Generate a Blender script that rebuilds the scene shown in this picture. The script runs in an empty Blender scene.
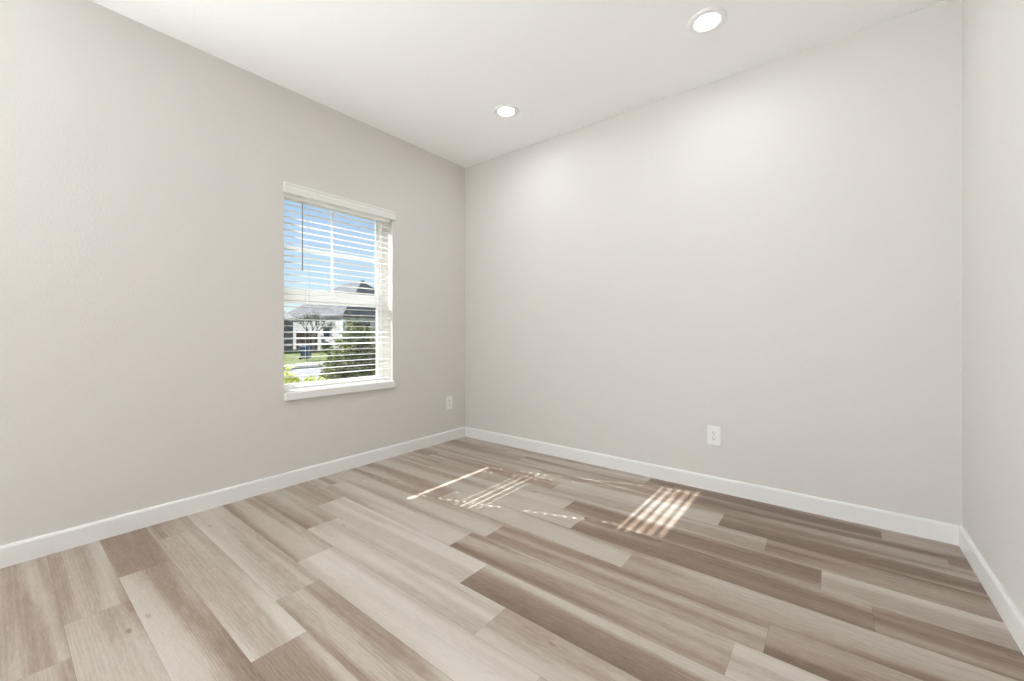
import bpy, bmesh, math, random
from mathutils import Vector, Matrix

S = bpy.context.scene
COL = S.collection

# ------------------------------------------------------------------ camera
YAW = math.radians(38.16)
cam_d = bpy.data.cameras.new('camera'); cam = bpy.data.objects.new('camera', cam_d); COL.objects.link(cam)
cam.location = (2.957, -2.985, 1.064)
cam.rotation_euler = (math.pi / 2, 0, YAW)
cam_d.sensor_width = 36.0
cam_d.lens = 408.0 / 1024.0 * 36.0
cam_d.shift_y = -8.5 / 1024.0
cam_d.clip_start = 0.02; cam_d.clip_end = 400
S.camera = cam

# ------------------------------------------------------------------ sky, sun, area light, exposure
SUN_TRAVEL = Vector((1.0, 0.355, -0.825)).normalized()
w = bpy.data.worlds.new('world'); S.world = w; w.use_nodes = True
wn = w.node_tree.nodes; wn.clear()
sky = wn.new('ShaderNodeTexSky'); sky.sky_type = 'NISHITA'; sky.sun_disc = False
sky.sun_elevation = math.asin(-SUN_TRAVEL.z)
sky.sun_rotation = math.atan2(-SUN_TRAVEL.x, -SUN_TRAVEL.y)
sky.air_density = 1.1; sky.dust_density = 0.1; sky.ozone_density = 1.5
bg = wn.new('ShaderNodeBackground'); bg.inputs['Strength'].default_value = 0.13
wo = wn.new('ShaderNodeOutputWorld')
haze = wn.new('ShaderNodeMix'); haze.data_type = 'RGBA'; haze.inputs[0].default_value = 0.5
haze.inputs[7].default_value = (4.0, 5.5, 7.4, 1)
w.node_tree.links.new(sky.outputs[0], haze.inputs[6]); w.node_tree.links.new(haze.outputs[2], bg.inputs[0]); w.node_tree.links.new(bg.outputs[0], wo.inputs[0])

sd = bpy.data.lights.new('sun', 'SUN'); sd.energy = 14.5; sd.angle = math.radians(0.3); sd.color = (1.0, 0.99, 0.98)
so = bpy.data.objects.new('sun', sd); COL.objects.link(so)
so.rotation_euler = SUN_TRAVEL.to_track_quat('-Z', 'Y').to_euler(); so.location = (-6, -4, 8)

# added fill light shining through the unseen opening behind the camera
ad = bpy.data.lights.new('added_opening_fill', 'AREA'); ad.shape = 'RECTANGLE'; ad.size = 2.8; ad.size_y = 2.3
ad.energy = 45; ad.color = (0.90, 0.955, 1.0)
ao = bpy.data.objects.new('added_opening_fill', ad); COL.objects.link(ao)
ao.location = (0.9, -8.1, 1.25); ao.rotation_euler = (math.radians(98), 0, math.radians(-12))

# added fill light at an invented opening in the left wall behind the camera
ed = bpy.data.lights.new('added_left_fill', 'AREA'); ed.shape = 'RECTANGLE'; ed.size = 0.85; ed.size_y = 1.4
ed.energy = 150; ed.color = (0.90, 0.955, 1.0)
eo = bpy.data.objects.new('added_left_fill', ed); COL.objects.link(eo)
eo.location = (-0.19, -4.1, 1.36); eo.rotation_euler = (math.radians(126), 0, math.radians(-90))

S.view_settings.view_transform = 'Standard'; S.view_settings.look = 'None'
S.view_settings.gamma = 1.0; S.view_settings.exposure = 0.0; S.view_settings.use_curve_mapping = False
LAMP = 125.0
S.cycles.max_bounces = 16; S.cycles.diffuse_bounces = 12; S.cycles.transparent_max_bounces = 16

# ------------------------------------------------------------------ material helpers
def mat(name, col, rough=0.6, spec=0.5, metal=0.0, bump=None, var=None, emit=None):
    m = bpy.data.materials.new(name); m.use_nodes = True
    nt = m.node_tree; n = nt.nodes; b = n['Principled BSDF']
    b.inputs['Base Color'].default_value = (*col, 1); b.inputs['Roughness'].default_value = rough
    b.inputs['Specular IOR Level'].default_value = spec; b.inputs['Metallic'].default_value = metal
    if emit:
        b.inputs['Emission Color'].default_value = (*emit[0], 1); b.inputs['Emission Strength'].default_value = emit[1]
    tc = n.new('ShaderNodeTexCoord')
    if bump:
        nz = n.new('ShaderNodeTexNoise'); nz.inputs['Scale'].default_value = bump[0]; nz.inputs['Detail'].default_value = 3
        bp = n.new('ShaderNodeBump'); bp.inputs['Strength'].default_value = bump[1]; bp.inputs['Distance'].default_value = bump[2]
        nt.links.new(tc.outputs['Object'], nz.inputs['Vector']); nt.links.new(nz.outputs['Fac'], bp.inputs['Height'])
        nt.links.new(bp.outputs['Normal'], b.inputs['Normal'])
    if var:                                   # (scale, second colour)
        nz = n.new('ShaderNodeTexNoise'); nz.inputs['Scale'].default_value = var[0]; nz.inputs['Detail'].default_value = 4
        rp = n.new('ShaderNodeValToRGB')
        rp.color_ramp.elements[0].position = 0.35; rp.color_ramp.elements[1].position = 0.65
        rp.color_ramp.elements[0].color = (*col, 1); rp.color_ramp.elements[1].color = (*var[1], 1)
        nt.links.new(tc.outputs['Object'], nz.inputs['Vector']); nt.links.new(nz.outputs['Fac'], rp.inputs['Fac'])
        nt.links.new(rp.outputs['Color'], b.inputs['Base Color'])
    return m

M = {}
M['wall'] = mat('greige_wall_paint', (0.69, 0.672, 0.643), 0.85, 0.25, bump=(95, 0.25, 0.004))
M['ceiling'] = mat('white_ceiling_paint', (0.9, 0.9, 0.895), 0.9, 0.2, bump=(80, 0.2, 0.004))
M['trim'] = mat('white_trim_paint', (0.83, 0.83, 0.82), 0.4, 0.4, bump=(30, 0.03, 0.002))
M['vinyl'] = mat('white_vinyl', (0.84, 0.85, 0.85), 0.35, 0.4, bump=(40, 0.02, 0.001))
M['slat'] = mat('white_faux_wood', (0.82, 0.82, 0.80), 0.45, 0.35, bump=(60, 0.04, 0.001))
M['cord'] = mat('white_cord', (0.6, 0.6, 0.58), 0.8, 0.2, bump=(400, 0.2, 0.001))
M['wand'] = mat('grey_clear_wand', (0.22, 0.23, 0.25), 0.25, 0.5, bump=(100, 0.02, 0.001))
M['plate'] = mat('white_plastic', (0.85, 0.85, 0.84), 0.35, 0.45, bump=(50, 0.02, 0.001))
M['slot'] = mat('dark_slot', (0.10, 0.10, 0.10), 0.6, 0.3, bump=(50, 0.02, 0.001))
M['screw'] = mat('painted_screw', (0.6, 0.6, 0.6), 0.35, 0.5, bump=(50, 0.02, 0.001))
M['lens'] = mat('lit_lens', (0.9, 0.9, 0.88), 0.5, 0.3, emit=((0.945, 0.975, 1.0), LAMP), bump=(50, 0.02, 0.001))
M['brick'] = mat('exterior_cladding', (0.42, 0.36, 0.31), 0.9, 0.2, var=(4, (0.5, 0.44, 0.38)))

def glass_mat():
    m = bpy.data.materials.new('window_glass'); m.use_nodes = True; nt = m.node_tree; n = nt.nodes; n.clear()
    t = n.new('ShaderNodeBsdfTransparent'); t.inputs[0].default_value = (0.99, 1.0, 0.995, 1)
    g = n.new('ShaderNodeBsdfGlossy'); g.inputs['Roughness'].default_value = 0.02
    fr = n.new('ShaderNodeFresnel'); fr.inputs[0].default_value = 1.45
    mx = n.new('ShaderNodeMixShader'); o = n.new('ShaderNodeOutputMaterial')
    nt.links.new(fr.outputs[0], mx.inputs[0]); nt.links.new(t.outputs[0], mx.inputs[1]); nt.links.new(g.outputs[0], mx.inputs[2])
    nt.links.new(mx.outputs[0], o.inputs[0]); return m
M['glass'] = glass_mat()

def floor_mat():
    m = bpy.data.materials.new('vinyl_plank_floor'); m.use_nodes = True; nt = m.node_tree; n = nt.nodes; L = nt.links
    b = n['Principled BSDF']
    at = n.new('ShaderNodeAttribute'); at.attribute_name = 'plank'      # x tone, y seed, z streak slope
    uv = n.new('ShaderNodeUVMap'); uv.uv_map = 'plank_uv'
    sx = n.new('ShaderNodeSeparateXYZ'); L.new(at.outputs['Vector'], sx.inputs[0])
    su = n.new('ShaderNodeSeparateXYZ'); L.new(uv.outputs[0], su.inputs[0])
    def math_(op, a, bb=None, c=None):
        k = n.new('ShaderNodeMath'); k.operation = op
        for i, q in enumerate((a, bb, c)):
            if q is None: continue
            if isinstance(q, (int, float)): k.inputs[i].default_value = q
            else: L.new(q, k.inputs[i])
        return k.outputs[0]
    def coords(ax, ay, az=37.0):
        cb = n.new('ShaderNodeCombineXYZ')
        L.new(math_('MULTIPLY', su.outputs[0], ax), cb.inputs[0]); L.new(math_('MULTIPLY', su.outputs[1], ay), cb.inputs[1])
        L.new(math_('MULTIPLY', sx.outputs[1], az), cb.inputs[2]); return cb.outputs[0]
    def noise(vec, det=3, rough=0.5, dist=0.0):
        k = n.new('ShaderNodeTexNoise'); k.inputs['Scale'].default_value = 1.0; k.inputs['Detail'].default_value = det
        k.inputs['Roughness'].default_value = rough; k.inputs['Distortion'].default_value = dist
        L.new(vec, k.inputs['Vector']); return k.outputs['Fac']
    streak = noise(coords(0.55, 9.5), 1.2, 0.5, 0.25)
    mr = n.new('ShaderNodeMapRange'); mr.interpolation_type = 'SMOOTHSTEP'; L.new(streak, mr.inputs[0]); mr.inputs[1].default_value = 0.36; mr.inputs[2].default_value = 0.64
    sm = mr.outputs[0]
    mid = noise(coords(3.5, 36.0, 53.0), 3, 0.65, 1.4)
    fine = noise(coords(20.0, 210.0, 71.0), 3, 0.75)
    blot = noise(coords(7.0, 26.0, 19.0), 3, 0.6, 1.0)
    # cathedral grain rings
    wv = n.new('ShaderNodeTexWave'); wv.wave_type = 'RINGS'; wv.rings_direction = 'X'; wv.inputs['Scale'].default_value = 1.0
    wv.inputs['Distortion'].default_value = 5.0; wv.inputs['Detail'].default_value = 2.0; wv.inputs['Detail Scale'].default_value = 1.2
    L.new(coords(1.3, 42.0, 11.0), wv.inputs['Vector'])
    cross = math_('MULTIPLY', math_('SUBTRACT', su.outputs[1], 0.0887), math_('MULTIPLY', sx.outputs[2], math_('ADD', 0.1, math_('MULTIPLY', mid, 0.9))))   # one edge lighter than the other
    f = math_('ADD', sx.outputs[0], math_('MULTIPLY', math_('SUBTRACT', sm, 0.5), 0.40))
    f = math_('ADD', f, cross)
    f = math_('ADD', f, math_('MULTIPLY', math_('SUBTRACT', mid, 0.5), 0.2))
    f = math_('ADD', f, math_('MULTIPLY', math_('SUBTRACT', blot, 0.5), 0.22))
    f = math_('ADD', f, math_('MULTIPLY', math_('SUBTRACT', fine, 0.5), 0.42))
    f = math_('ADD', f, math_('MULTIPLY', math_('SUBTRACT', wv.outputs['Fac'], 0.5), 0.07))
    rp = n.new('ShaderNodeValToRGB'); L.new(f, rp.inputs[0])
    e = rp.color_ramp.elements
    e[0].position = 0.0; e[0].color = (0.155, 0.104, 0.074, 1)
    e[1].position = 1.0; e[1].color = (0.57, 0.52, 0.475, 1)
    k = e.new(0.3); k.color = (0.295, 0.222, 0.174, 1)
    k = e.new(0.62); k.color = (0.45, 0.395, 0.345, 1)
    # scattered small knots
    vo = n.new('ShaderNodeTexVoronoi'); vo.inputs['Scale'].default_value = 1.0; L.new(coords(2.6, 7.0, 29.0), vo.inputs['Vector'])
    kn = n.new('ShaderNodeMapRange'); L.new(vo.outputs['Distance'], kn.inputs[0]); kn.inputs[1].default_value = 0.02; kn.inputs[2].default_value = 0.07
    kn.inputs[3].default_value = -0.35; kn.inputs[4].default_value = 0.0
    f = math_('ADD', f, kn.outputs[0])
    L.new(f, rp.inputs[0])
    # seams between planks
    du = math_('LESS_THAN', su.outputs[0], 0.0013); dv = math_('LESS_THAN', su.outputs[1], 0.0013)
    seam = math_('MAXIMUM', du, dv)
    mx = n.new('ShaderNodeMix'); mx.data_type = 'RGBA'; mx.blend_type = 'MULTIPLY'
    L.new(math_('MULTIPLY', seam, 0.55), mx.inputs[0]); L.new(rp.outputs[0], mx.inputs[6]); mx.inputs[7].default_value = (0.35, 0.32, 0.3, 1)
    L.new(mx.outputs[2], b.inputs['Base Color'])
    b.inputs['Roughness'].default_value = 0.42; b.inputs['Specular IOR Level'].default_value = 0.5
    bp = n.new('ShaderNodeBump'); bp.inputs['Strength'].default_value = 0.25; bp.inputs['Distance'].default_value = 0.0015
    L.new(math_('ADD', fine, math_('MULTIPLY', seam, -1.5)), bp.inputs['Height']); L.new(bp.outputs[0], b.inputs['Normal'])
    return m
M['floor'] = floor_mat()

# ------------------------------------------------------------------ object helpers
def link(name, bm, m, parent=None, smooth=False, keep=False):
    me = bpy.data.meshes.new(name)
    if not keep: bmesh.ops.recalc_face_normals(bm, faces=bm.faces)
    bm.to_mesh(me); bm.free()
    if smooth:
        for p in me.polygons: p.use_smooth = True
    me.materials.append(m)
    o = bpy.data.objects.new(name, me); COL.objects.link(o)
    if parent: o.parent = parent
    return o

def tag(o, label=None, cat=None, group=None, kind=None):
    if label: o['label'] = label
    if cat: o['category'] = cat
    if group: o['group'] = group
    if kind: o['kind'] = kind
    return o

def thing(name, label, cat, loc=(0, 0, 0), rz=0, group=None, kind=None):
    o = bpy.data.objects.new(name, None); COL.objects.link(o); o.empty_display_size = 0.05
    o.location = loc; o.rotation_euler = (0, 0, rz)
    return tag(o, label, cat, group, kind)

def box(bm, x0, x1, y0, y1, z0, z1, bev=0.0, seg=2):
    r = bmesh.ops.create_cube(bm, size=1.0)
    vs = r['verts']
    for v in vs:
        v.co = Vector((x0 + (v.co.x + .5) * (x1 - x0), y0 + (v.co.y + .5) * (y1 - y0), z0 + (v.co.z + .5) * (z1 - z0)))
    if bev:
        es = list({e for v in vs for e in v.link_edges})
        bmesh.ops.bevel(bm, geom=es, offset=bev, segments=seg, affect='EDGES', profile=0.5)
    return bm

def B(*a, **k):
    return box(bmesh.new(), *a, **k)

def extrude_profile(bm, prof, p0, p1, nrm):
    """prof: list of (out, z); runs from p0 to p1 (xy), nrm = outward xy direction"""
    rings = []
    for p in (p0, p1):
        rings.append([bm.verts.new((p[0] + nrm[0] * a, p[1] + nrm[1] * a, z)) for a, z in prof])
    k = len(prof)
    for i in range(k):
        j = (i + 1) % k
        bm.faces.new((rings[0][i], rings[0][j], rings[1][j], rings[1][i]))
    bm.faces.new(rings[0][::-1]); bm.faces.new(rings[1])

def tube(bm, pts, radii, n=8):
    rings = []
    for i, p in enumerate(pts):
        a = pts[max(0, i - 1)]; b = pts[min(len(pts) - 1, i + 1)]
        t = (Vector(b) - Vector(a)).normalized()
        u = t.orthogonal().normalized(); v = t.cross(u)
        r = radii[i] if isinstance(radii, (list, tuple)) else radii
        rings.append([bm.verts.new(Vector(p) + (u * math.cos(2 * math.pi * k / n) + v * math.sin(2 * math.pi * k / n)) * r) for k in range(n)])
    for a, b in zip(rings, rings[1:]):
        for k in range(n):
            bm.faces.new((a[k], a[(k + 1) % n], b[(k + 1) % n], b[k]))
    bm.faces.new(rings[0][::-1]); bm.faces.new(rings[-1])

def lathe(bm, prof, n=48, axis='Z'):
    rings = []
    for r, z in prof:
        rings.append([bm.verts.new((r * math.cos(2 * math.pi * k / n), r * math.sin(2 * math.pi * k / n), z)) if r > 1e-6 else None for k in range(n)])
        if r <= 1e-6:
            c = bm.verts.new((0, 0, z)); rings[-1] = [c] * n
    for a, b in zip(rings, rings[1:]):
        for k in range(n):
            f = []
            for q in (a[k], a[(k + 1) % n], b[(k + 1) % n], b[k]):
                if q not in f: f.append(q)
            if len(f) >= 3: bm.faces.new(f)

# ------------------------------------------------------------------ room: x from the left wall, back wall at y = 0, room towards -y
RX, RY, RZ = 3.465, -4.7, 2.742
OY0, OY1, OZ0, OZ1 = -1.752, -0.876, 0.648, 2.075          # window opening in the left wall
WT = 0.20

bm = bmesh.new()
box(bm, -WT, 0, RY - .1, -4.53, -0.05, RZ + .05); box(bm, -WT, 0, -3.67, OY0, -0.05, RZ + .05); box(bm, -WT, 0, -4.53, -3.67, -0.05, OZ0 - .055); box(bm, -WT, 0, -4.53, -3.67, OZ1, RZ + .05); box(bm, -WT, 0, OY1, 0.12, -0.05, RZ + .05)  # the gap behind the camera is added for the fill light
box(bm, -WT, 0, OY0, OY1, -0.05, OZ0 - .055); box(bm, -WT, 0, OY0, OY1, OZ1, RZ + .05)
tag(link('wall_left', bm, M['wall']), kind='structure')
tag(link('wall_back', B(0, RX + .12, 0, 0.12, -0.05, RZ + .05), M['wall']), kind='structure')
tag(link('wall_right', B(RX, RX + .12, RY - .1, 0, -0.05, RZ + .05), M['wall']), kind='structure')
bm = bmesh.new()                                            # unseen rear wall, its wide opening added to admit the fill light
box(bm, 0, 0.75, RY - .12, RY, -0.05, RZ + .05); box(bm, 3.3, RX, RY - .12, RY, -0.05, RZ + .05)
box(bm, 0.75, 3.3, RY - .12, RY, 2.5, RZ + .05)
tag(link('wall_rear', bm, M['wall']), kind='structure')
tag(link('ceiling', B(-WT, RX + .12, RY - .12, 0.12, RZ, RZ + .1), M['ceiling']), kind='structure')

# adjoining room behind the opening, lit by the added area light
HYR = RY - 3.9
bm = bmesh.new(); box(bm, -0.9, -0.78, HYR, RY - .12, -.05, RZ + .05); box(bm, -0.78, -WT, RY - .24, RY - .12, -.05, RZ + .05)
tag(link('wall_hall_left', bm, M['wall']), kind='structure')
tag(link('wall_hall_right', B(RX + .5, RX + .62, HYR, RY - .12, -.05, RZ + .05), M['wall']), kind='structure')
tag(link('wall_hall_rear', B(-0.9, RX + .62, HYR - .12, HYR, -.05, RZ + .05), M['wall']), kind='structure')
tag(link('ceiling_hall', B(-0.9, RX + .62, HYR, RY - .12, RZ, RZ + .1), M['ceiling']), kind='structure')

# floor: one mesh of planks
ROW0, ROWW, PL = 0.165, 0.1774, 1.238
JOINT = {0: 1.92, 2: 2.46, 3: 2.695, 4: 1.68, 1: 0.9, 5: 0.6, 6: 2.205, 7: 0.3, 8: 2.693, 9: 1.715, 10: 1.966, 11: 1.01, 12: 1.225, 13: 1.486, 14: 0.53, 15: 0.765, 16: 1.0}
random.seed(7)
# (tone, cross): tone 0 dark brown .. 1 pale; cross > 0 makes the edge away from the back wall paler
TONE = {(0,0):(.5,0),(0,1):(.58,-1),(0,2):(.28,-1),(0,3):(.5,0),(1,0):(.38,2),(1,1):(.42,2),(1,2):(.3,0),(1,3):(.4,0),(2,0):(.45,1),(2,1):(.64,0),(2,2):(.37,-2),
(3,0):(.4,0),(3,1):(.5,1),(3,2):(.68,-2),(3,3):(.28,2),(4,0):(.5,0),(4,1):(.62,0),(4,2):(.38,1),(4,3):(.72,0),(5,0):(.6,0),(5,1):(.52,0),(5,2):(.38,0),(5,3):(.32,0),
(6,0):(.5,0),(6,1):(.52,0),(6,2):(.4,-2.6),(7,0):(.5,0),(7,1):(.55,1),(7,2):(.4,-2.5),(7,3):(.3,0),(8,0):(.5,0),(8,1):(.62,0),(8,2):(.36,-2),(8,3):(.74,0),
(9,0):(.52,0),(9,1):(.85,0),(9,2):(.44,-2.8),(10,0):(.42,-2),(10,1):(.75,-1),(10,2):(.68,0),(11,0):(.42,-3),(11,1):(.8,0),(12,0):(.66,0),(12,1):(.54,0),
(13,0):(.46,0),(13,1):(.68,0),(13,2):(.52,0),(14,0):(.4,0),(14,1):(.46,2.4),(15,0):(.54,0),(15,1):(.36,0),(16,0):(.54,0),(16,1):(.3,0)}  # left-centre planks: own tone plus painted-in window glare
def build_floor():
    bm = bmesh.new()
    uvl = bm.loops.layers.uv.new('plank_uv'); data = []
    k = 0; d0 = 0.0
    while d0 < -RY + 3.8:
        d1 = ROW0 + ROWW * k
        j = JOINT.get(k, random.uniform(0, PL)); x = j
        while x > 0: x -= PL
        i = 0
        while x < RX:
            a, b = max(x, -0.0), min(x + PL, RX)
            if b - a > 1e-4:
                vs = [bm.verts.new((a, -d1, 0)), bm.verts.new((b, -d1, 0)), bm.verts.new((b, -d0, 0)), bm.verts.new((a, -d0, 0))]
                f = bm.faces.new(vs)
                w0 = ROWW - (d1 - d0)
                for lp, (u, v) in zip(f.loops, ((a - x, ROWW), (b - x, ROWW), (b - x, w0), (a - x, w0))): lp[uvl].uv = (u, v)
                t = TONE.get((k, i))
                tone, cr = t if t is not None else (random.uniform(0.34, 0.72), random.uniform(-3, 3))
                data.append((tone + (.03 if a + b < 3.4 else -.055), random.random(), cr))  # left half lightened like window glare, painted into the tone; right half darkened
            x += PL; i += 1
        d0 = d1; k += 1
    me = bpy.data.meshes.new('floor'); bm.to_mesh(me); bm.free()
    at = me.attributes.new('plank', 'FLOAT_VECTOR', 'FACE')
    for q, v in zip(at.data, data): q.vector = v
    me.materials.append(M['floor'])
    o = bpy.data.objects.new('floor', me); COL.objects.link(o); tag(o, kind='structure')
build_floor()

# baseboards
BBH, BBT = 0.098, 0.014
prof = [(0, 0), (BBT, 0), (BBT, BBH - .012), (BBT - .0025, BBH - .004), (BBT - .006, BBH), (0, BBH)]
for nm, p0, p1, nn in (('baseboard_left', (0, RY), (0, 0), (1, 0)), ('baseboard_back', (BBT, 0), (RX - BBT, 0), (0, -1)), ('baseboard_right', (RX, 0), (RX, RY), (-1, 0))):
    bm = bmesh.new(); extrude_profile(bm, prof, p0, p1, nn); tag(link(nm, bm, M['trim']), kind='structure')

# ------------------------------------------------------------------ window
win = thing('window_1', None, None, (-WT, (OY0 + OY1) / 2, OZ0), kind='structure')
WO = Vector(win.location)
def wpart(name, boxes, m, parent, off=None, bev=0.002):
    bm = bmesh.new()
    for b in boxes: box(bm, *b, bev=bev, seg=1)
    o0 = WO if off is None else off
    bmesh.ops.translate(bm, verts=bm.verts, vec=-o0)
    return link(name, bm, m, parent)
def rect_frame(x0, x1, y0, y1, z0, z1, wl, wb, wt):
    return [(x0, x1, y0, y0 + wl, z0, z1), (x0, x1, y1 - wl, y1, z0, z1), (x0, x1, y0 + wl, y1 - wl, z0, z0 + wb), (x0, x1, y0 + wl, y1 - wl, z1 - wt, z1)]
wpart('window_frame', rect_frame(-0.20, -0.145, OY0, OY1, OZ0, OZ1, .012, .008, .025), M['vinyl'], win)
us = wpart('upper_sash', rect_frame(-0.196, -0.176, OY0 + .012, OY1 - .012, 1.325, 2.055, .03, .055, .025), M['vinyl'], win)
ls = wpart('lower_sash', rect_frame(-0.174, -0.150, OY0 + .012, OY1 - .012, OZ0 + .008, 1.335, .036, .03, .06), M['vinyl'], win)
wpart('glass_pane', [(-0.188, -0.184, OY0 + .042, OY1 - .042, 1.38, 2.032)], M['glass'], us, bev=0)
cyw = (OY0 + OY1) / 2
wpart('muntin', [(-0.183, -0.176, cyw - .009, cyw + .009, 1.38, 2.032), (-0.183, -0.176, OY0 + .042, cyw - .009, 1.68, 1.698), (-0.183, -0.176, cyw + .009, OY1 - .042, 1.68, 1.698)], M['vinyl'], us, bev=0.0015)
wpart('glass_pane', [(-0.164, -0.160, OY0 + .048, OY1 - .048, OZ0 + .036, 1.275)], M['glass'], ls, bev=0)
wpart('sash_lock', [(-0.150, -0.138, cyw - .03, cyw + .03, 1.335, 1.343), (-0.150, -0.128, cyw - .006, cyw + .012, 1.343, 1.353)], M['vinyl'], ls)
bm = bmesh.new(); box(bm, -0.150, 0.0, OY0, OY1, OZ0 - .055, OZ0); box(bm, -0.0, 0.032, OY0 - .001, OY1 + .008, OZ0 - .055, OZ0, bev=0.006, seg=3)
bmesh.ops.translate(bm, verts=bm.verts, vec=-WO)
link('window_sill', bm, M['trim'], win)

# ------------------------------------------------------------------ blind
bl = thing('window_blind', 'white horizontal slat blind lowered over the window in the left wall', 'window blind', (0, cyw, OZ0))
BO = Vector(bl.location)
def fin(bm): bmesh.ops.translate(bm, verts=bm.verts, vec=-BO); return bm
SY0, SY1 = OY0 + .006, OY1 - .021
vp = [(0.000, 2.024), (0.012, 2.024), (0.018, 2.030), (0.018, 2.045), (0.022, 2.056), (0.022, 2.076), (0.028, 2.084), (0.028, 2.094), (0.000, 2.094)]
bm = bmesh.new(); extrude_profile(bm, [(a + .002, z - .006) for a, z in vp], (0, OY0 - .006), (0, OY1 + .022), (1, 0)); link('valance', fin(bm), M['slat'], bl)
link('headrail', fin(B(-0.062, -0.004, SY0, SY1, 1.992, 2.065, bev=.003)), M['slat'], bl)
HC = (-1.578, -0.995)                                        # cord holes
def slat(bm, z, tilt, x0=-0.060, x1=-0.010, th=0.0028):
    parts = []
    hw, h0, h1 = 0.009, -0.049, -0.022                      # the routed cord hole
    tmp = bmesh.new(); y = SY0
    for c in HC:
        box(tmp, x0, x1, y, c - hw, -th / 2, th / 2); box(tmp, x0, h0, c - hw, c + hw, -th / 2, th / 2); box(tmp, h1, x1, c - hw, c + hw, -th / 2, th / 2)
        y = c + hw
    box(tmp, x0, x1, y, SY1, -th / 2, th / 2)
    xc = (x0 + x1) / 2
    # positive tilt lifts the outer edge
    mx = Matrix.Translation((xc, 0, z)) @ Matrix.Rotation(math.radians(tilt), 4, 'Y') @ Matrix.Translation((-xc, 0, 0))
    bmesh.ops.transform(tmp, matrix=mx, verts=tmp.verts)
    me = bpy.data.meshes.new('t'); tmp.to_mesh(me); tmp.free(); bm.from_mesh(me); bpy.data.meshes.remove(me)
NS, PITCH, ZT = 28, 0.0446, 1.955
bm = bmesh.new()
for i in range(NS):
    z = ZT - PITCH * i
    tilt = -1.0
    if i <= 6: tilt = (24, 27, 26, 28, 26, 22, 4)[i]
    if 0.95 < z < 1.08: tilt = 8.5
    slat(bm, z, tilt)
link('slats', fin(bm), M['slat'], bl)
link('bottom_rail', fin(B(-0.060, -0.010, SY0, SY1, 0.664, 0.680, bev=.003)), M['slat'], bl)
for c in HC:
    bm = bmesh.new()
    tube(bm, [(-0.064, c, 0.672), (-0.064, c, 1.99)], 0.0011, 6); tube(bm, [(-0.006, c, 0.672), (-0.006, c, 1.99)], 0.0011, 6)
    link('ladder_cord', fin(bm), M['cord'], bl)
bm = bmesh.new(); tube(bm, [(0.001, -1.628, 1.50), (0.001, -1.628, 1.515), (0.001, -1.628, 1.97), (-0.004, -1.628, 1.995)], [0.0045, 0.0038, 0.0036, 0.0025], 8)
link('tilt_wand', fin(bm), M['wand'], bl, smooth=True)

# ------------------------------------------------------------------ outlets
def outlet(label, loc, rz):
    t = thing('wall_outlet', label, 'outlet', loc, rz, None)   # local: plate faces -y
    link('cover_plate', B(-.041, .041, -.0065, 0, -.0635, .0635, bev=.0028, seg=3), M['plate'], t)
    for s in (1, -1):
        bm = bmesh.new()
        pts = []
        for k in range(28):                                 # duplex face: a circle with flat top and bottom
            a = 2 * math.pi * k / 28; pts.append((.0175 * math.cos(a), max(-.0135, min(.0135, .0175 * math.sin(a)))))
        fr = [bm.verts.new((x, -.009, z + s * .0195)) for x, z in pts]; bk = [bm.verts.new((x, -.0055, z + s * .0195)) for x, z in pts]
        bm.faces.new(fr); bm.faces.new(bk[::-1])
        for k in range(28): bm.faces.new((fr[k], bk[k], bk[(k + 1) % 28], fr[(k + 1) % 28]))
        r = link('receptacle', bm, M['plate'], t)
        bm = bmesh.new(); zc = s * .0195
        box(bm, -.0085, -.0058, -.0096, -.0085, zc - .002, zc + .0075); box(bm, .0058, .0085, -.0096, -.0085, zc - .001, zc + .0065)
        box(bm, -.0026, .0026, -.0096, -.0085, zc - .0105, zc - .0055, bev=.0)
        tag(link('slots', bm, M['slot'], r), 'dark socket slots')
    bm = bmesh.new(); lathe(bm, [(0, .0), (.0032, .0), (.0032, .0008), (0.0022, .0016), (0, .0018)], 16)
    bmesh.ops.rotate(bm, verts=bm.verts, matrix=Matrix.Rotation(math.pi / 2, 3, 'X')); bmesh.ops.translate(bm, verts=bm.verts, vec=(0, -.0064, 0))
    link('screw', bm, M['screw'], t)
    return t
outlet('white duplex outlet on the wide back wall above the baseboard', (2.333, 0, 0.371), 0)
outlet('white duplex outlet low on the window wall near the corner', (0, -0.221, 0.371), math.pi / 2)

# ------------------------------------------------------------------ recessed lights
def downlight(label, x, y):
    t = thing('recessed_light', label, 'ceiling light', (x, y, RZ), 0, 'recessed ceiling lights')
    bm = bmesh.new(); lathe(bm, [(.0955, 0), (.0955, -.003), (.092, -.007), (.084, -.0105), (.068, -.0105), (.060, -.008), (.056, -.002), (.056, 0)])
    link('trim_ring', bm, M['plate'], t, smooth=True)
    bm = bmesh.new(); lathe(bm, [(.056, -.0030), (.045, -.0048), (.03, -.0056), (0, -.0060)])
    for f in bm.faces:
        pass
    tag(link('lens', bm, M['lens'], t, smooth=True), 'glowing white lens')
    return t
downlight('lit round recessed ceiling light, the larger one toward the right wall', 2.425, -0.607)
downlight('lit round recessed ceiling light, the smaller one nearer the window wall', 1.010, -0.580)

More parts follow.
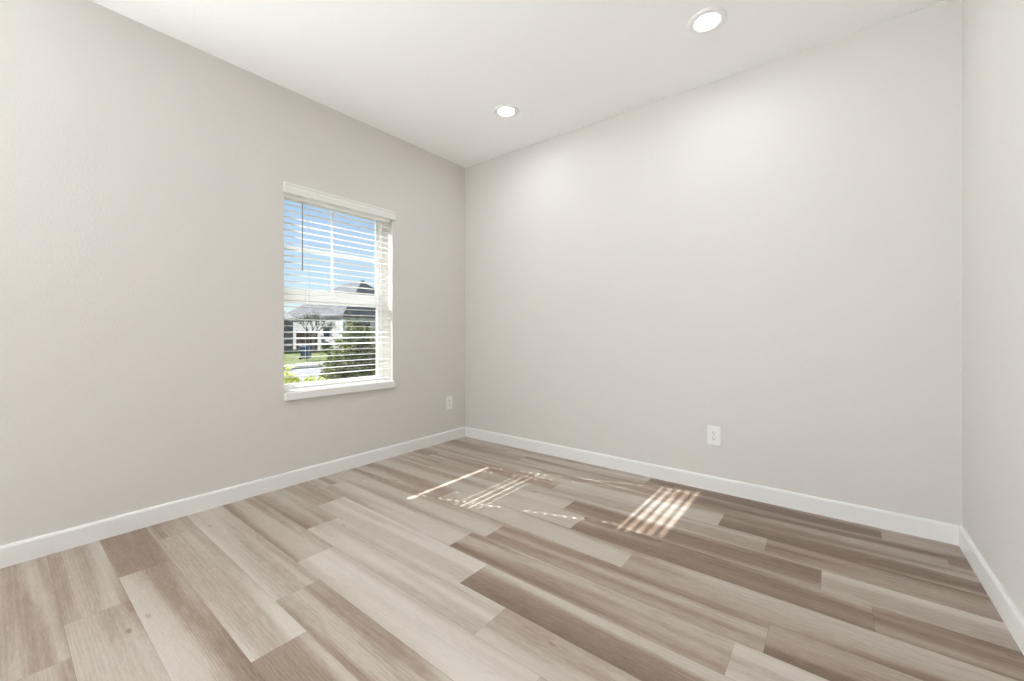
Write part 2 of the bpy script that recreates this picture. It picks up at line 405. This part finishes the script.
# ------------------------------------------------------------------ outside
GZ = -0.6
M['grass'] = mat('lawn_grass', (0.10, 0.125, 0.035), 0.9, 0.2, var=(3.0, (0.15, 0.18, 0.055)), bump=(40, 0.6, 0.03))
M['asphalt'] = mat('pale_asphalt', (0.24, 0.235, 0.25), 0.9, 0.2, var=(0.6, (0.28, 0.275, 0.29)), bump=(60, 0.4, 0.01))
M['concrete'] = mat('pale_concrete', (0.30, 0.29, 0.28), 0.9, 0.2, var=(1.0, (0.34, 0.33, 0.31)), bump=(60, 0.2, 0.005))
M['pale_siding'] = mat('pale_brick_siding', (0.52, 0.50, 0.49), 0.85, 0.2, var=(2.0, (0.60, 0.58, 0.56)))
M['grey_siding'] = mat('grey_siding', (0.16, 0.17, 0.19), 0.85, 0.2, var=(2.0, (0.2, 0.2, 0.22)))
M['roof'] = mat('dark_shingles', (0.09, 0.09, 0.10), 0.9, 0.2, var=(3.0, (0.15, 0.15, 0.165)), bump=(12, 0.5, 0.03))
M['roof_grey'] = mat('grey_shingles', (0.26, 0.26, 0.25), 0.9, 0.2, var=(3.0, (0.34, 0.33, 0.31)), bump=(12, 0.5, 0.03))
M['dark_glass'] = mat('dark_window_glass', (0.02, 0.03, 0.05), 0.1, 0.5, bump=(1, 0.02, 0.01))
M['brown'] = mat('brown_wood_fence', (0.13, 0.075, 0.05), 0.85, 0.2, var=(2.0, (0.20, 0.12, 0.08)))
M['garage'] = mat('garage_door', (0.62, 0.58, 0.52), 0.6, 0.3, bump=(3, 0.05, 0.02))
M['bin'] = mat('blue_bin_plastic', (0.012, 0.055, 0.17), 0.45, 0.4, bump=(20, 0.05, 0.005))
M['black'] = mat('black_rubber', (0.02, 0.02, 0.02), 0.8, 0.3, bump=(30, 0.1, 0.003))
M['bark'] = mat('grey_bark', (0.20, 0.18, 0.15), 0.9, 0.2, var=(12, (0.30, 0.28, 0.25)))
def leaf_mat(name, c0, c1):
    m = mat(name, c0, 0.6, 0.3, var=(9.0, c1)); nt = m.node_tree; b = nt.nodes['Principled BSDF']
    tr = nt.nodes.new('ShaderNodeBsdfTranslucent'); mx = nt.nodes.new('ShaderNodeMixShader'); mx.inputs[0].default_value = 0.3
    src = b.inputs['Base Color'].links[0].from_socket; nt.links.new(src, tr.inputs[0])
    nt.links.new(b.outputs[0], mx.inputs[1]); nt.links.new(tr.outputs[0], mx.inputs[2])
    nt.links.new(mx.outputs[0], nt.nodes['Material Output'].inputs[0]); return m
M['leaf_dark'] = leaf_mat('dark_leaves', (0.08, 0.10, 0.035), (0.25, 0.26, 0.10))
M['leaf_lime'] = leaf_mat('lime_leaves', (0.40, 0.46, 0.06), (0.60, 0.60, 0.15))
M['leaf_grey'] = leaf_mat('grey_green_leaves', (0.20, 0.21, 0.17), (0.32, 0.33, 0.29))

# direction helper: pixel column + forward depth -> ground position
def at(u, depth, z=GZ):
    lat = (u - 512) / 408.0 * depth; c, s = math.cos(YAW), math.sin(YAW)
    return Vector((2.957 + lat * c - depth * s, -2.985 + lat * s + depth * c, z))

# ground strips run parallel to the house front (constant x)
tag(link('lawn', B(-90, -WT, -30, 90, GZ - .3, GZ - .02), M['grass']), kind='structure')
tag(link('street', B(-15.6, -10.3, -30, 90, GZ - .2, GZ - .01), M['asphalt']), kind='structure')
bm = bmesh.new(); box(bm, -15.8, -15.6, -30, 90, GZ - .2, GZ + .1, bev=.03); box(bm, -10.3, -10.1, -30, 90, GZ - .2, GZ + .1, bev=.03)
tag(link('curb', bm, M['concrete']), kind='structure')
tag(link('sidewalk', B(-18.6, -17.2, -30, 90, GZ - .2, GZ + .02), M['concrete']), kind='structure')
tag(link('front_walk', B(-9.6, -8.2, -30, 90, GZ - .2, GZ + .02), M['concrete']), kind='structure')

def gable(bm, x0, x1, y0, y1, z0, z1, axis, over=0.4, th=0.18):
    """pitched roof slab over a rectangle; axis = ridge direction"""
    if axis == 'y':
        xm = (x0 + x1) / 2
        for sx in (-1, 1):
            xe = x0 - over if sx < 0 else x1 + over
            ze = z0 - over * (z1 - z0) / ((x1 - x0) / 2)
            vs = [(xe, y0 - over, ze), (xm, y0 - over, z1), (xm, y1 + over, z1), (xe, y1 + over, ze)]
            a = [bm.verts.new(v) for v in vs]; b = [bm.verts.new((v[0], v[1], v[2] + th)) for v in vs]
            bm.faces.new(a); bm.faces.new(b[::-1])
            for k in range(4): bm.faces.new((a[k], b[k], b[(k + 1) % 4], a[(k + 1) % 4]))
    else:
        ym = (y0 + y1) / 2
        for sy in (-1, 1):
            ye = y0 - over if sy < 0 else y1 + over
            ze = z0 - over * (z1 - z0) / ((y1 - y0) / 2)
            vs = [(x0 - over, ye, ze), (x0 - over, ym, z1), (x1 + over, ym, z1), (x1 + over, ye, ze)]
            a = [bm.verts.new(v) for v in vs]; b = [bm.verts.new((v[0], v[1], v[2] + th)) for v in vs]
            bm.faces.new(a); bm.faces.new(b[::-1])
            for k in range(4): bm.faces.new((a[k], b[k], b[(k + 1) % 4], a[(k + 1) % 4]))

def body(bm, x0, x1, y0, y1, z0, z1, axis=None, zr=None):
    box(bm, x0, x1, y0, y1, z0, z1)
    if axis == 'x':
        ym = (y0 + y1) / 2
        for x in (x0, x1):
            pass
        a = [bm.verts.new((x, y, z)) for x in (x0, x1) for y, z in ((y0, z1), (ym, zr), (y1, z1))]
        bm.faces.new(a[:3]); bm.faces.new(a[3:][::-1]); bm.faces.new((a[0], a[1], a[4], a[3])); bm.faces.new((a[1], a[2], a[5], a[4]))

# local origin helper for the houses
def house_parts(name, label, loc):
    t = thing(name, label, 'house', loc); return t

# pale hip-roofed house across the street: corner at (HX, HY), fronts +x
HX, HY, HW, HL, EZ, RZ_ = -29.12, 15.05, 9.0, 12.5, 2.4, 5.9
H = house_parts('house', 'pale house with grey hipped shingle roof across the street, centre right of the window view', (HX - HL / 2, HY + HW / 2, GZ))
HO = Vector(H.location)
def hp(name, bm, m, parent=H, off=HO):
    bmesh.ops.translate(bm, verts=bm.verts, vec=-off); return link(name, bm, m, parent)
hp('wall', B(HX - HL, HX, HY, HY + HW, GZ, EZ), M['pale_siding'])
def hip(bm, x0, x1, y0, y1, z0, z1, over=.12, th=.16):
    sl = (z1 - z0) / ((y1 - y0) / 2); x0 -= over; x1 += over; y0 -= over; y1 += over; z0 -= over * sl
    h = (y1 - y0) / 2; ym = (y0 + y1) / 2
    lo = [bm.verts.new(v) for v in ((x0, y0, z0), (x1, y0, z0), (x1, y1, z0), (x0, y1, z0))]
    ev = [bm.verts.new((v.co.x, v.co.y, z0 + th)) for v in lo]
    ra, rb = bm.verts.new((x0 + h, ym, z1 + th)), bm.verts.new((x1 - h, ym, z1 + th))
    bm.faces.new(lo[::-1])
    for k in range(4): bm.faces.new((lo[k], lo[(k + 1) % 4], ev[(k + 1) % 4], ev[k]))
    bm.faces.new((ev[0], ev[1], rb, ra)); bm.faces.new((ev[1], ev[2], rb)); bm.faces.new((ev[2], ev[3], ra, rb)); bm.faces.new((ev[3], ev[0], ra))
bm = bmesh.new(); hip(bm, HX - HL, HX, HY, HY + HW, EZ, RZ_); hp('roof', bm, M['roof'])
bm = bmesh.new(); box(bm, HX - .06, HX + .03, HY - .03, HY + .3, GZ, EZ - .3, bev=.01); box(bm, HX - .34, HX - .06, HY - .03, HY + .02, GZ, EZ - .3, bev=.01); hp('corner_trim', bm, M['trim'])
bm = bmesh.new(); tube(bm, [(HX - 5.0, HY + 4.9, 5.6), (HX - 5.0, HY + 4.9, 6.15)], .12, 12); tube(bm, [(HX - 5.0, HY + 4.9, 6.15), (HX - 5.0, HY + 4.9, 6.22)], .18, 12); hp('roof_vent', bm, M['roof'])
for y0, y1 in ((HY + .9, HY + 2.5), (HY + 3.4, HY + 5.0)):
    fr = hp('window', B(HX - .02, HX + .07, y0, y1, 0.5, 1.95, bev=.02), M['grey_siding'])
    hp('pane', B(HX + .05, HX + .09, y0 + .08, y1 - .08, 0.58, 1.87), M['dark_glass'], fr)
fr = hp('window', B(HX - 3.2, HX - 2.0, HY - .06, HY + .02, 0.6, 1.7, bev=.02), M['trim'])
hp('pane', B(HX - 3.12, HX - 2.08, HY - .08, HY - .05, 0.68, 1.62), M['dark_glass'], fr)

# dark grey house at the far left of the view
G = house_parts('house', 'dark grey house with low roof at the left edge of the window view', (-38, 8, GZ))
GO = Vector(G.location)
hp('wall', B(-42, -33.6, 3, 13.0, GZ, 2.1), M['grey_siding'], G, GO)
bm = bmesh.new(); gable(bm, -42, -33.6, 3, 13.0, 2.1, 3.3, 'y', over=.3); hp('roof', bm, M['roof_grey'], G, GO)
fr = hp('window', B(-33.62, -33.53, 11.4, 12.4, .4, 1.5, bev=.02), M['roof_grey'], G, GO)
hp('pane', B(-33.54, -33.51, 11.48, 12.32, .48, 1.42), M['dark_glass'], fr, GO)

# brown fence between the houses
FX = -33.1
F = thing('wooden_fence', 'brown wooden privacy fence between the grey house and the pale house', 'fence', (FX, 14, GZ))
FO = Vector(F.location)
bm = bmesh.new(); y = 13.08
while y < 14.85:
    box(bm, FX, FX + .03, y, y + .135, GZ + .02, 1.12 + .03 * math.sin(y * 7)); y += .15
hp('board_panel', bm, M['brown'], F, FO)
for z in (-.2, .85): hp('rail', B(FX - .05, FX, 13.08, 14.9, z, z + .09), M['brown'], F, FO)
for y in (13.15, 14.0, 14.85): hp('post', B(FX - .14, FX - .05, y - .05, y + .04, GZ, 1.2, bev=.01), M['brown'], F, FO)

# blue bin at the far kerb
p = at(306, 24.4)
Tb = thing('wheelie_bin', 'blue wheeled rubbish bin standing at the far kerb across the street', 'bin', (p.x, p.y, GZ + .02), 0.3)
def taper(bm, w0, w1, z0, z1, bev):
    r = bmesh.ops.create_cube(bm, size=1.0)
    for v in r['verts']:
        q = w1 if v.co.z > 0 else w0; v.co = Vector((v.co.x * 2 * q, v.co.y * 2 * q, z0 if v.co.z < 0 else z1))
    bmesh.ops.bevel(bm, geom=list({e for v in r['verts'] for e in v.link_edges}), offset=bev, segments=2, affect='EDGES')
bm = bmesh.new(); taper(bm, .2, .25, .06, .72, .03); link('body', bm, M['bin'], Tb)
bm = bmesh.new(); taper(bm, .28, .24, .72, .8, .03); box(bm, -.32, -.28, -.2, .2, .71, .75, bev=.01); link('lid', bm, M['bin'], Tb)
for s in (-1, 1):
    bm = bmesh.new(); lathe(bm, [(0, -.03), (.09, -.03), (.1, -.02), (.1, .02), (.09, .03), (0, .03)], 20)
    bmesh.ops.rotate(bm, verts=bm.verts, matrix=Matrix.Rotation(math.pi / 2, 3, 'X')); bmesh.ops.translate(bm, verts=bm.verts, vec=(-.2, s * .21, .1))
    link('wheel', bm, M['black'], Tb)

# plants
def leaves(bm, rnd, c, rad, count, size, shell=0.35, zmin=None):
    for _ in range(count):
        d = Vector((rnd.gauss(0, 1), rnd.gauss(0, 1), rnd.gauss(0, 1))).normalized()
        r = shell + (1 - shell) * rnd.random() ** 0.6
        bumpy = 0.85 + 0.25 * math.sin(5 * d.x + 3 * d.z) * math.cos(4 * d.y)
        p = Vector(c) + Vector((d.x * rad[0], d.y * rad[1], d.z * rad[2])) * r * bumpy
        if zmin is not None and p.z < zmin: continue
        q = Matrix.Rotation(rnd.uniform(0, 6.28), 3, 'Z') @ Matrix.Rotation(rnd.uniform(-1.2, 1.2), 3, 'X') @ Matrix.Rotation(rnd.uniform(-.8, .8), 3, 'Y')
        s = size * rnd.uniform(.6, 1.3)
        vs = [bm.verts.new(p + q @ Vector(v)) for v in ((0, 0, 0), (s * .35, s * .45, s * .06), (0, s, 0), (-s * .35, s * .45, s * .06))]
        bm.faces.new((vs[0], vs[1], vs[2])); bm.faces.new((vs[0], vs[2], vs[3]))

def branch(bm, rnd, p, d, ln, r, depth, tips):
    pts = [Vector(p)]; dd = Vector(d)
    for k in range(3):
        dd = (dd + Vector((rnd.gauss(0, .12), rnd.gauss(0, .12), rnd.gauss(0.03, .08)))).normalized(); pts.append(pts[-1] + dd * ln / 3)
    tube(bm, pts, [r, r * .88, r * .76, r * .62], 5 if depth < 3 else 6)
    if depth == 0: tips.append(pts[-1]); return
    for k in range(3 if depth > 1 else 4):
        a = rnd.uniform(.35, .8); az = rnd.uniform(0, 6.28)
        o = dd.orthogonal().normalized(); o = Matrix.Rotation(az, 3, dd) @ o
        branch(bm, rnd, pts[-1] if k else pts[2], (dd * math.cos(a) + o * math.sin(a)).normalized(), ln * rnd.uniform(.6, .8), r * .58, depth - 1, tips)

def shrub(name, label, cat, loc, rad, zc, count, size, m, seed, group=None):
    rnd = random.Random(seed)
    t = thing(name, label, cat, loc, 0, group)
    bm = bmesh.new(); tips = []
    for k in range(5):
        a = k * 1.256 + rnd.uniform(-.3, .3)
        branch(bm, rnd, (0.04 * math.cos(a), 0.04 * math.sin(a), 0), Vector((math.cos(a) * rad[0] / zc * .6, math.sin(a) * rad[1] / zc * .6, 1)).normalized(), zc * (.5 if zc > .9 else .34), .018 * zc + .004, 2, tips)
    link('stem', bm, M['bark'], t)
    bm = bmesh.new(); leaves(bm, rnd, (0, 0, zc), rad, count, size, .3, 0.05); link('foliage', bm, m, t, keep=True)
    return t
# big shrub just outside, right half of the lower sash
p = at(357, 6.6); shrub('shrub', 'tall dark leafy shrub just outside, in the right half of the window', 'shrub', p, (.5, .5, .9), 1.05, 5200, .075, M['leaf_dark'], 3)
p = at(333, 7.6); shrub('shrub', 'smaller dark shrub at the left side of the tall one outside', 'shrub', p, (.24, .24, .55), .8, 800, .07, M['leaf_dark'], 5)
p = at(289, 4.7); shrub('shrub', 'lime green shrub at the lower left corner of the window view', 'shrub', p, (.14, .14, .42), .88, 460, .07, M['leaf_lime'], 8)
p = at(297, 5.55); shrub('shrub', 'low lime green shrub right beside the lower left one', 'shrub', p, (.2, .2, .27), .72, 300, .06, M['leaf_lime'], 9)
p = at(312, 6.5); shrub('shrub', 'low spreading lime plant at the bottom centre of the view', 'shrub', p, (.3, .3, .2), .82, 420, .05, M['leaf_lime'], 10)
p = at(327, 32); shrub('shrub', 'rounded dark evergreen shrub before the pale house wall by the fence', 'shrub', p, (.45, .45, .45), .45, 1500, .12, M['leaf_dark'], 14)

# bare grey tree in front of the far houses
rnd = random.Random(21); p = at(313, 32.5)
T = thing('tree', 'grey half-bare tree standing before the pale house across the street', 'tree', p)
bm = bmesh.new(); tips = []
tube(bm, [(0, 0, 0), (.03, 0, .6), (.0, .04, 1.2)], [.13, .11, .1], 8)
for k in range(4):
    a = k * 1.6; branch(bm, rnd, (0, .04, 1.15), Vector((math.cos(a) * .5, math.sin(a) * .5, 1)).normalized(), .85, .07, 3, tips)
link('trunk', bm, M['bark'], T)
bm = bmesh.new()
for q in tips: leaves(bm, rnd, q, (.28, .28, .22), 9, .12, .1)
link('foliage', bm, M['leaf_grey'], T, keep=True)
